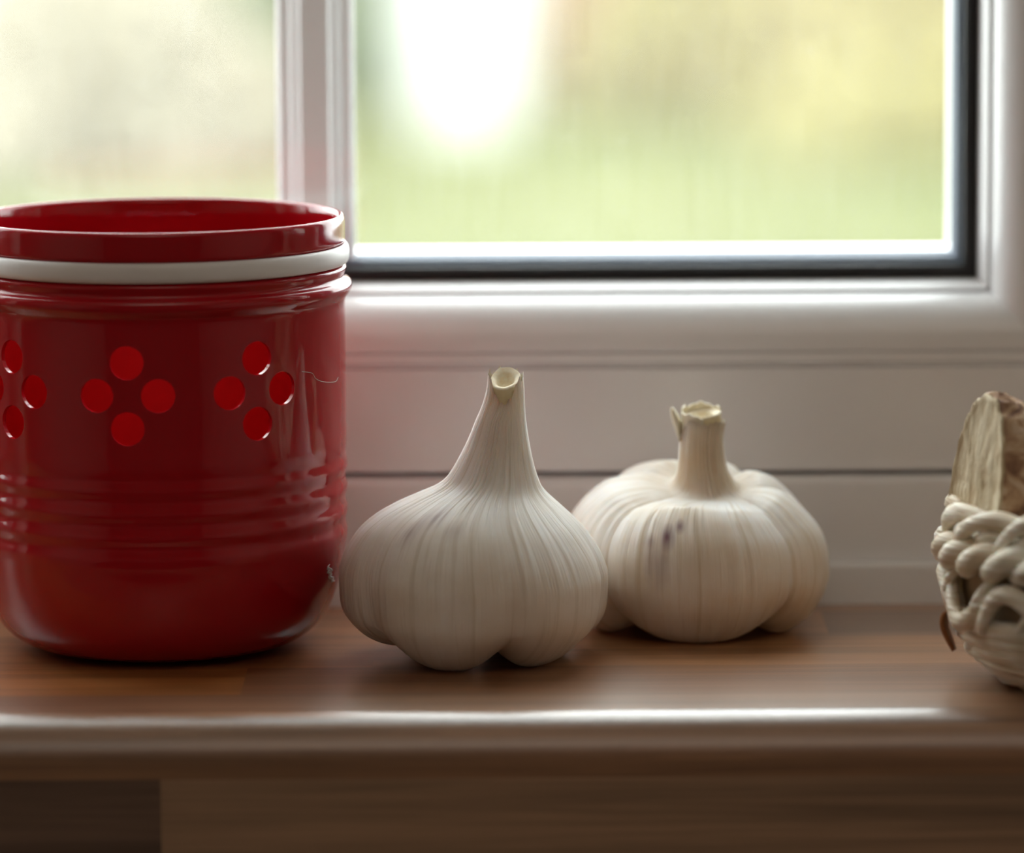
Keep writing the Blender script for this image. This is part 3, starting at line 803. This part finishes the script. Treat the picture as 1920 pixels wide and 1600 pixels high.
# stiff brown husk end poking out
hp = [(1776, 1142), (1764, 1152), (1762, 1175), (1772, 1200), (1785, 1222)]
hq = [(1786, 1136), (1776, 1146), (1774, 1172), (1781, 1196), (1788, 1219)]
V = []
for (a, b_), (c, d_) in zip(catmull(hp, 16), catmull(hq, 16)):
    for f in np.linspace(0, 1, 4):
        V.append(np.array(on_y(a + (c - a) * f, b_ + (d_ - b_) * f, KY - 0.004 + 0.004 * f)) - np.array(basket.location))
Fc = [(i * 4 + k, i * 4 + k + 1, (i + 1) * 4 + k + 1, (i + 1) * 4 + k) for i in range(15) for k in range(3)]
h = mesh_obj('husk_end', V, Fc, M_BROWNLEAF, basket, True); h['label'] = 'stiff brown husk end'
sm = h.modifiers.new('thick', 'SOLIDIFY'); sm.thickness = 0.0008

# ginger root leaning in the basket
def ginger_mat():
    m, nt, N, L, b = new_mat('ginger_bark')
    tc = node(N, 'ShaderNodeTexCoord')
    n1 = node(N, 'ShaderNodeTexNoise'); n1.inputs['Scale'].default_value = 130; n1.inputs['Detail'].default_value = 6; n1.inputs['Distortion'].default_value = 1.2
    L.new(tc.outputs['Object'], n1.inputs['Vector'])
    r = ramp(N, [(0.34, (0.10, 0.045, 0.030)), (0.46, (0.30, 0.16, 0.09)), (0.55, (0.50, 0.33, 0.20)), (0.68, (0.68, 0.54, 0.42))]); L.new(n1.outputs['Fac'], r.inputs['Fac'])
    L.new(r.outputs[0], b.inputs['Base Color']); pset(b, Roughness=0.75)
    bp = node(N, 'ShaderNodeBump'); bp.inputs['Strength'].default_value = 0.9; bp.inputs['Distance'].default_value = 0.0012
    L.new(n1.outputs['Fac'], bp.inputs['Height']); L.new(bp.outputs['Normal'], b.inputs['Normal'])
    return m
M_GINGER = ginger_mat()
def gcut_mat():
    m, nt, N, L, b = new_mat('ginger_cut')
    tc = node(N, 'ShaderNodeTexCoord')
    mp = node(N, 'ShaderNodeMapping'); mp.inputs['Scale'].default_value = (420, 420, 110); L.new(tc.outputs['Object'], mp.inputs['Vector'])
    n1 = node(N, 'ShaderNodeTexNoise'); n1.inputs['Scale'].default_value = 1; n1.inputs['Detail'].default_value = 4; L.new(mp.outputs[0], n1.inputs['Vector'])
    r = ramp(N, [(0.3, (0.44, 0.31, 0.17)), (0.5, (0.62, 0.50, 0.32)), (0.72, (0.76, 0.66, 0.48))]); L.new(n1.outputs['Fac'], r.inputs['Fac'])
    L.new(r.outputs[0], b.inputs['Base Color']); pset(b, Roughness=0.7)
    bp = node(N, 'ShaderNodeBump'); bp.inputs['Strength'].default_value = 0.8; bp.inputs['Distance'].default_value = 0.001
    L.new(n1.outputs['Fac'], bp.inputs['Height']); L.new(bp.outputs['Normal'], b.inputs['Normal'])
    return m
M_GCUT = gcut_mat()
GY = -0.040
ginger = tag(empty('ginger_root', (KX - 0.018, GY, 0.0035)), 'knobbly brown ginger root with dry cut face standing in the straw basket', 'ginger')
def lump(name, ctr, rad, seed, rot, mat, parent, cut=None, n1=64, n2=40):
    rs = np.random.default_rng(seed)
    dirs = rs.normal(size=(9, 3)); dirs /= np.linalg.norm(dirs, axis=1)[:, None]; am = rs.uniform(-0.10, 0.12, 9)
    E = np.array(Euler(rot).to_matrix()); V = []
    for j in range(n2 + 1):
        p = PI * j / n2
        for k in range(n1):
            a = 2 * PI * k / n1
            d = np.array((math.sin(p) * math.cos(a), math.sin(p) * math.sin(a), math.cos(p)))
            s_ = 1 + sum(am[i] * max(0, d @ dirs[i]) ** 4 for i in range(9)) + 0.018 * math.sin(26 * p + 1.5 * math.sin(a * 2))
            q = E @ (np.sign(d) * np.abs(d) ** 0.9 * np.array(rad) * s_)
            V.append(q + np.array(ctr))
    V = np.array(V)
    Fc = [(j * n1 + k, (j + 1) * n1 + k, (j + 1) * n1 + (k + 1) % n1, j * n1 + (k + 1) % n1) for j in range(n2) for k in range(n1)]
    o = mesh_obj(name, V - np.array(parent.location), Fc, mat, parent, True)
    bm = bmesh.new(); bm.from_mesh(o.data)
    bmesh.ops.remove_doubles(bm, verts=bm.verts, dist=1e-6)
    loop = None
    if cut:
        co, no = cut
        res = bmesh.ops.bisect_plane(bm, geom=bm.verts[:] + bm.edges[:] + bm.faces[:], plane_co=Vector(co) - parent.location, plane_no=Vector(no), clear_outer=True)
        loop = [v.co.copy() for v in res['geom_cut'] if isinstance(v, bmesh.types.BMVert)]
        ed = [e for e in res['geom_cut'] if isinstance(e, bmesh.types.BMEdge)]
        bmesh.ops.holes_fill(bm, edges=ed)
    bmesh.ops.recalc_face_normals(bm, faces=bm.faces)
    bm.to_mesh(o.data); bm.free()
    o.data.polygons.foreach_set('use_smooth', [True] * len(o.data.polygons))
    o.data.set_sharp_from_angle(angle=math.radians(45))
    return o, loop
gtop = on_y(1842, 742, GY)
cno = Vector((-0.90, -0.42, 0.12)).normalized()
cutc = Vector((gtop.x + 0.0055, GY + 0.003, 0.0420)) + cno * 0.0078
main, loop = lump('root_body', (gtop.x + 0.0055, GY + 0.003, 0.0345), (0.0145, 0.0135, 0.0310), 4, (0.05, -0.06, 0.2), M_GINGER, ginger, (cutc, cno))
# cut face: sunken fibrous flesh inside a raised skin edge
ctr = sum(loop, Vector()) / len(loop)
t1 = cno.cross(Vector((0, 0, 1))).normalized(); t2 = cno.cross(t1)
loop.sort(key=lambda v: math.atan2((v - ctr).dot(t2), (v - ctr).dot(t1)))
n = len(loop); V = []
for f, h_ in ((1.0, 0.0001), (0.97, 0.0007), (0.92, 0.0003), (0.6, 0.0004), (0.3, 0.0006)):
    V += [ctr + (v - ctr) * f + cno * (h_ + (0.00015 * math.sin((ctr + (v - ctr) * f).z * 1400) if f < 0.95 else 0)) for i, v in enumerate(loop)]
Fc = [(r * n + k, r * n + (k + 1) % n, (r + 1) * n + (k + 1) % n, (r + 1) * n + k) for r in range(4) for k in range(n)] + [tuple(4 * n + k for k in range(n))]
cf = mesh_obj('cut_face', V, Fc, M_GCUT, ginger, True); fix_normals(cf); cf['label'] = 'dry fibrous cut face'
lump('root_knob', (gtop.x + 0.026, GY + 0.004, 0.043), (0.0125, 0.0120, 0.0175), 9, (0.2, 0.6, 0.1), M_GINGER, ginger)
lump('root_knob', (gtop.x + 0.030, GY + 0.002, 0.024), (0.0150, 0.0125, 0.0180), 12, (0.1, -0.4, 0.4), M_GINGER, ginger)

# ---------------------------------------------------------------- garden beyond the window
GZ = -1.0
M_LAWN = noisy('lawn_soil', (0.085, 0.10, 0.03), (0.12, 0.125, 0.045), 0.9, 0.9)
lawn = tag(boxes('ground', [((-8, 0.165, GZ - 0.2), (8, 24, GZ))], M_LAWN), 'mown green garden lawn seen through the window', kind='structure')
def leafy(name, ctr, rad, nleaf, size, c1, c2, label, cat, seed, stems=5, group=None):
    r = np.random.default_rng(seed)
    root = tag(empty(name, (ctr[0], ctr[1], GZ)), label, cat, group)
    mat = noisy(name + '_leaf', c1, c2, 5, 0.6)
    d = r.normal(size=(nleaf, 3)); d /= np.linalg.norm(d, axis=1)[:, None]
    s_ = r.uniform(0.55, 1.0, nleaf) ** 0.5 * (1 + 0.12 * np.sin(d[:, 0] * 6 + seed) * np.cos(d[:, 2] * 5))
    d[:, 2] = np.abs(d[:, 2])
    P = d * s_[:, None] * np.array((rad[0], rad[1], rad[2] * 1.95)) + np.array((0, 0, 0.03))
    t = r.normal(size=(nleaf, 3)); t /= np.linalg.norm(t, axis=1)[:, None]
    u = np.cross(t, r.normal(size=(nleaf, 3))); u /= np.linalg.norm(u, axis=1)[:, None]
    sz = size * r.uniform(0.6, 1.2, nleaf)[:, None]
    V = np.stack([P - t * sz, P + u * sz * 0.45, P + t * sz, P - u * sz * 0.45], 1).reshape(-1, 3)
    Fc = np.arange(nleaf * 4).reshape(-1, 4)
    f = mesh_obj('foliage', V, Fc, mat, root); f['kind'] = 'stuff'
    for k in range(stems):
        a = 2 * PI * k / stems + seed
        V, Fc = tube_vf(catmull([(0.05 * math.cos(a), 0.05 * math.sin(a), 0), (0.3 * rad[0] * math.cos(a), 0.3 * rad[1] * math.sin(a), rad[2] * 0.8), (0.6 * rad[0] * math.cos(a), 0.6 * rad[1] * math.sin(a), rad[2] * 1.5)], 10), np.linspace(0.025, 0.006, 10), 6)
        mesh_obj('stem', V, Fc, M_TRUNK, root, True)
    return root
M_TRUNK = noisy('shrub_stem', (0.12, 0.08, 0.05), (0.2, 0.14, 0.09), 20, 0.9)
def gx(px, Y): return on_y(px, 200, Y).x
# grass blades where the lawn shows
nb = 26000
bxy = np.stack([rng.uniform(-2.2, 2.2, nb), rng.uniform(8.5, 15.5, nb)], 1)
hh = rng.uniform(0.02, 0.06, nb); an = rng.uniform(0, 2 * PI, nb); w = 0.006
V = np.zeros((nb, 3, 3))
V[:, 0] = np.c_[bxy[:, 0] - w * np.cos(an), bxy[:, 1] - w * np.sin(an), np.full(nb, GZ)]
V[:, 1] = np.c_[bxy[:, 0] + w * np.cos(an), bxy[:, 1] + w * np.sin(an), np.full(nb, GZ)]
V[:, 2] = np.c_[bxy[:, 0] + rng.normal(0, 0.015, nb), bxy[:, 1] + rng.normal(0, 0.015, nb), GZ + hh]
M_GRASS = noisy('grass_blade', (0.135, 0.150, 0.038), (0.19, 0.185, 0.068), 1.2, 0.7)
tag(mesh_obj('grass', V.reshape(-1, 3), np.arange(nb * 3).reshape(-1, 3), M_GRASS, lawn), kind='stuff')
leafy('golden_shrub', (gx(1560, 14.6), 14.6), (0.80, 0.55, 0.62), 6500, 0.05, (0.36, 0.30, 0.12), (0.48, 0.42, 0.20), 'pale golden shrub at the back of the lawn', 'shrub', 1)
leafy('tan_shrub', (gx(1190, 15.6), 15.6), (0.40, 0.40, 0.72), 4000, 0.05, (0.46, 0.28, 0.17), (0.56, 0.38, 0.25), 'orange-tan shrub beside the white planter', 'shrub', 2)
leafy('green_shrub', (gx(560, 15.2), 15.2), (0.42, 0.40, 0.62), 4500, 0.05, (0.145, 0.189, 0.102), (0.246, 0.290, 0.160), 'grey-green shrub beside the white planter', 'shrub', 3)
leafy('straw_shrub', (gx(190, 12.4), 12.4), (0.62, 0.40, 0.34), 5000, 0.05, (0.33, 0.295, 0.22), (0.42, 0.37, 0.28), 'low beige shrub before the wooden fence', 'shrub', 4)
leafy('olive_shrub', (gx(1720, 13.0), 13.0), (0.52, 0.35, 0.13), 3000, 0.05, (0.275, 0.239, 0.087), (0.362, 0.319, 0.131), 'low olive shrub at the lawn edge', 'shrub', 5)
# tall tapering white planter
PY = 13.9
planter = tag(empty('garden_planter', (gx(872, PY), PY, GZ)), 'tall white tapering planter standing on the lawn', 'planter')
M_WHITE = simple('white_planter', (0.60, 0.60, 0.59), 0.6)
V, Fc = lathe_vf([(0, 0), (0.15, 0), (0.16, 0.02), (0.215, 0.75), (0.235, 0.80), (0.235, 0.86), (0.20, 0.86), (0.19, 0.80), (0, 0.79)], 40)
o = mesh_obj('pot_body', V, Fc, M_WHITE, planter, True, 40); fix_normals(o)
V, Fc = lathe_vf([(0, 0.79), (0.188, 0.79), (0.188, 0.81), (0, 0.825)], 30)
o = mesh_obj('soil', V, Fc, simple('soil', (0.06, 0.04, 0.03), 0.95), planter, True); fix_normals(o)
# board fence along the back
fence = tag(empty('board_fence', (0, 17.2, GZ)), 'weathered pinkish board fence at the end of the garden', 'fence')
M_FENCE = noisy('fence_board', (0.44, 0.31, 0.24), (0.52, 0.385, 0.30), 3, 0.85)
v, f = box_vf((-0.07, -0.012, 0.03), (0.07, 0.012, 1.7))
bm0 = None
for k in range(36):
    if bm0 is None:
        ob = mesh_obj('board', v, f, M_FENCE, fence); bm0 = ob
    else:
        ob = bm0.copy(); C.objects.link(ob); ob.parent = fence
    ob.location = (-2.7 + 0.152 * k, 0.006 * (k % 2), 0.0)
for z in (0.35, 1.35):
    vv, ff = box_vf((-2.8, 0.02, z), (2.8, 0.06, z + 0.08)); mesh_obj('rail', vv, ff, M_FENCE, fence)
for k in range(4):
    vv, ff = box_vf((-2.75 + 1.8 * k, 0.06, 0), (-2.66 + 1.8 * k, 0.15, 1.75)); mesh_obj('post', vv, ff, M_FENCE, fence)
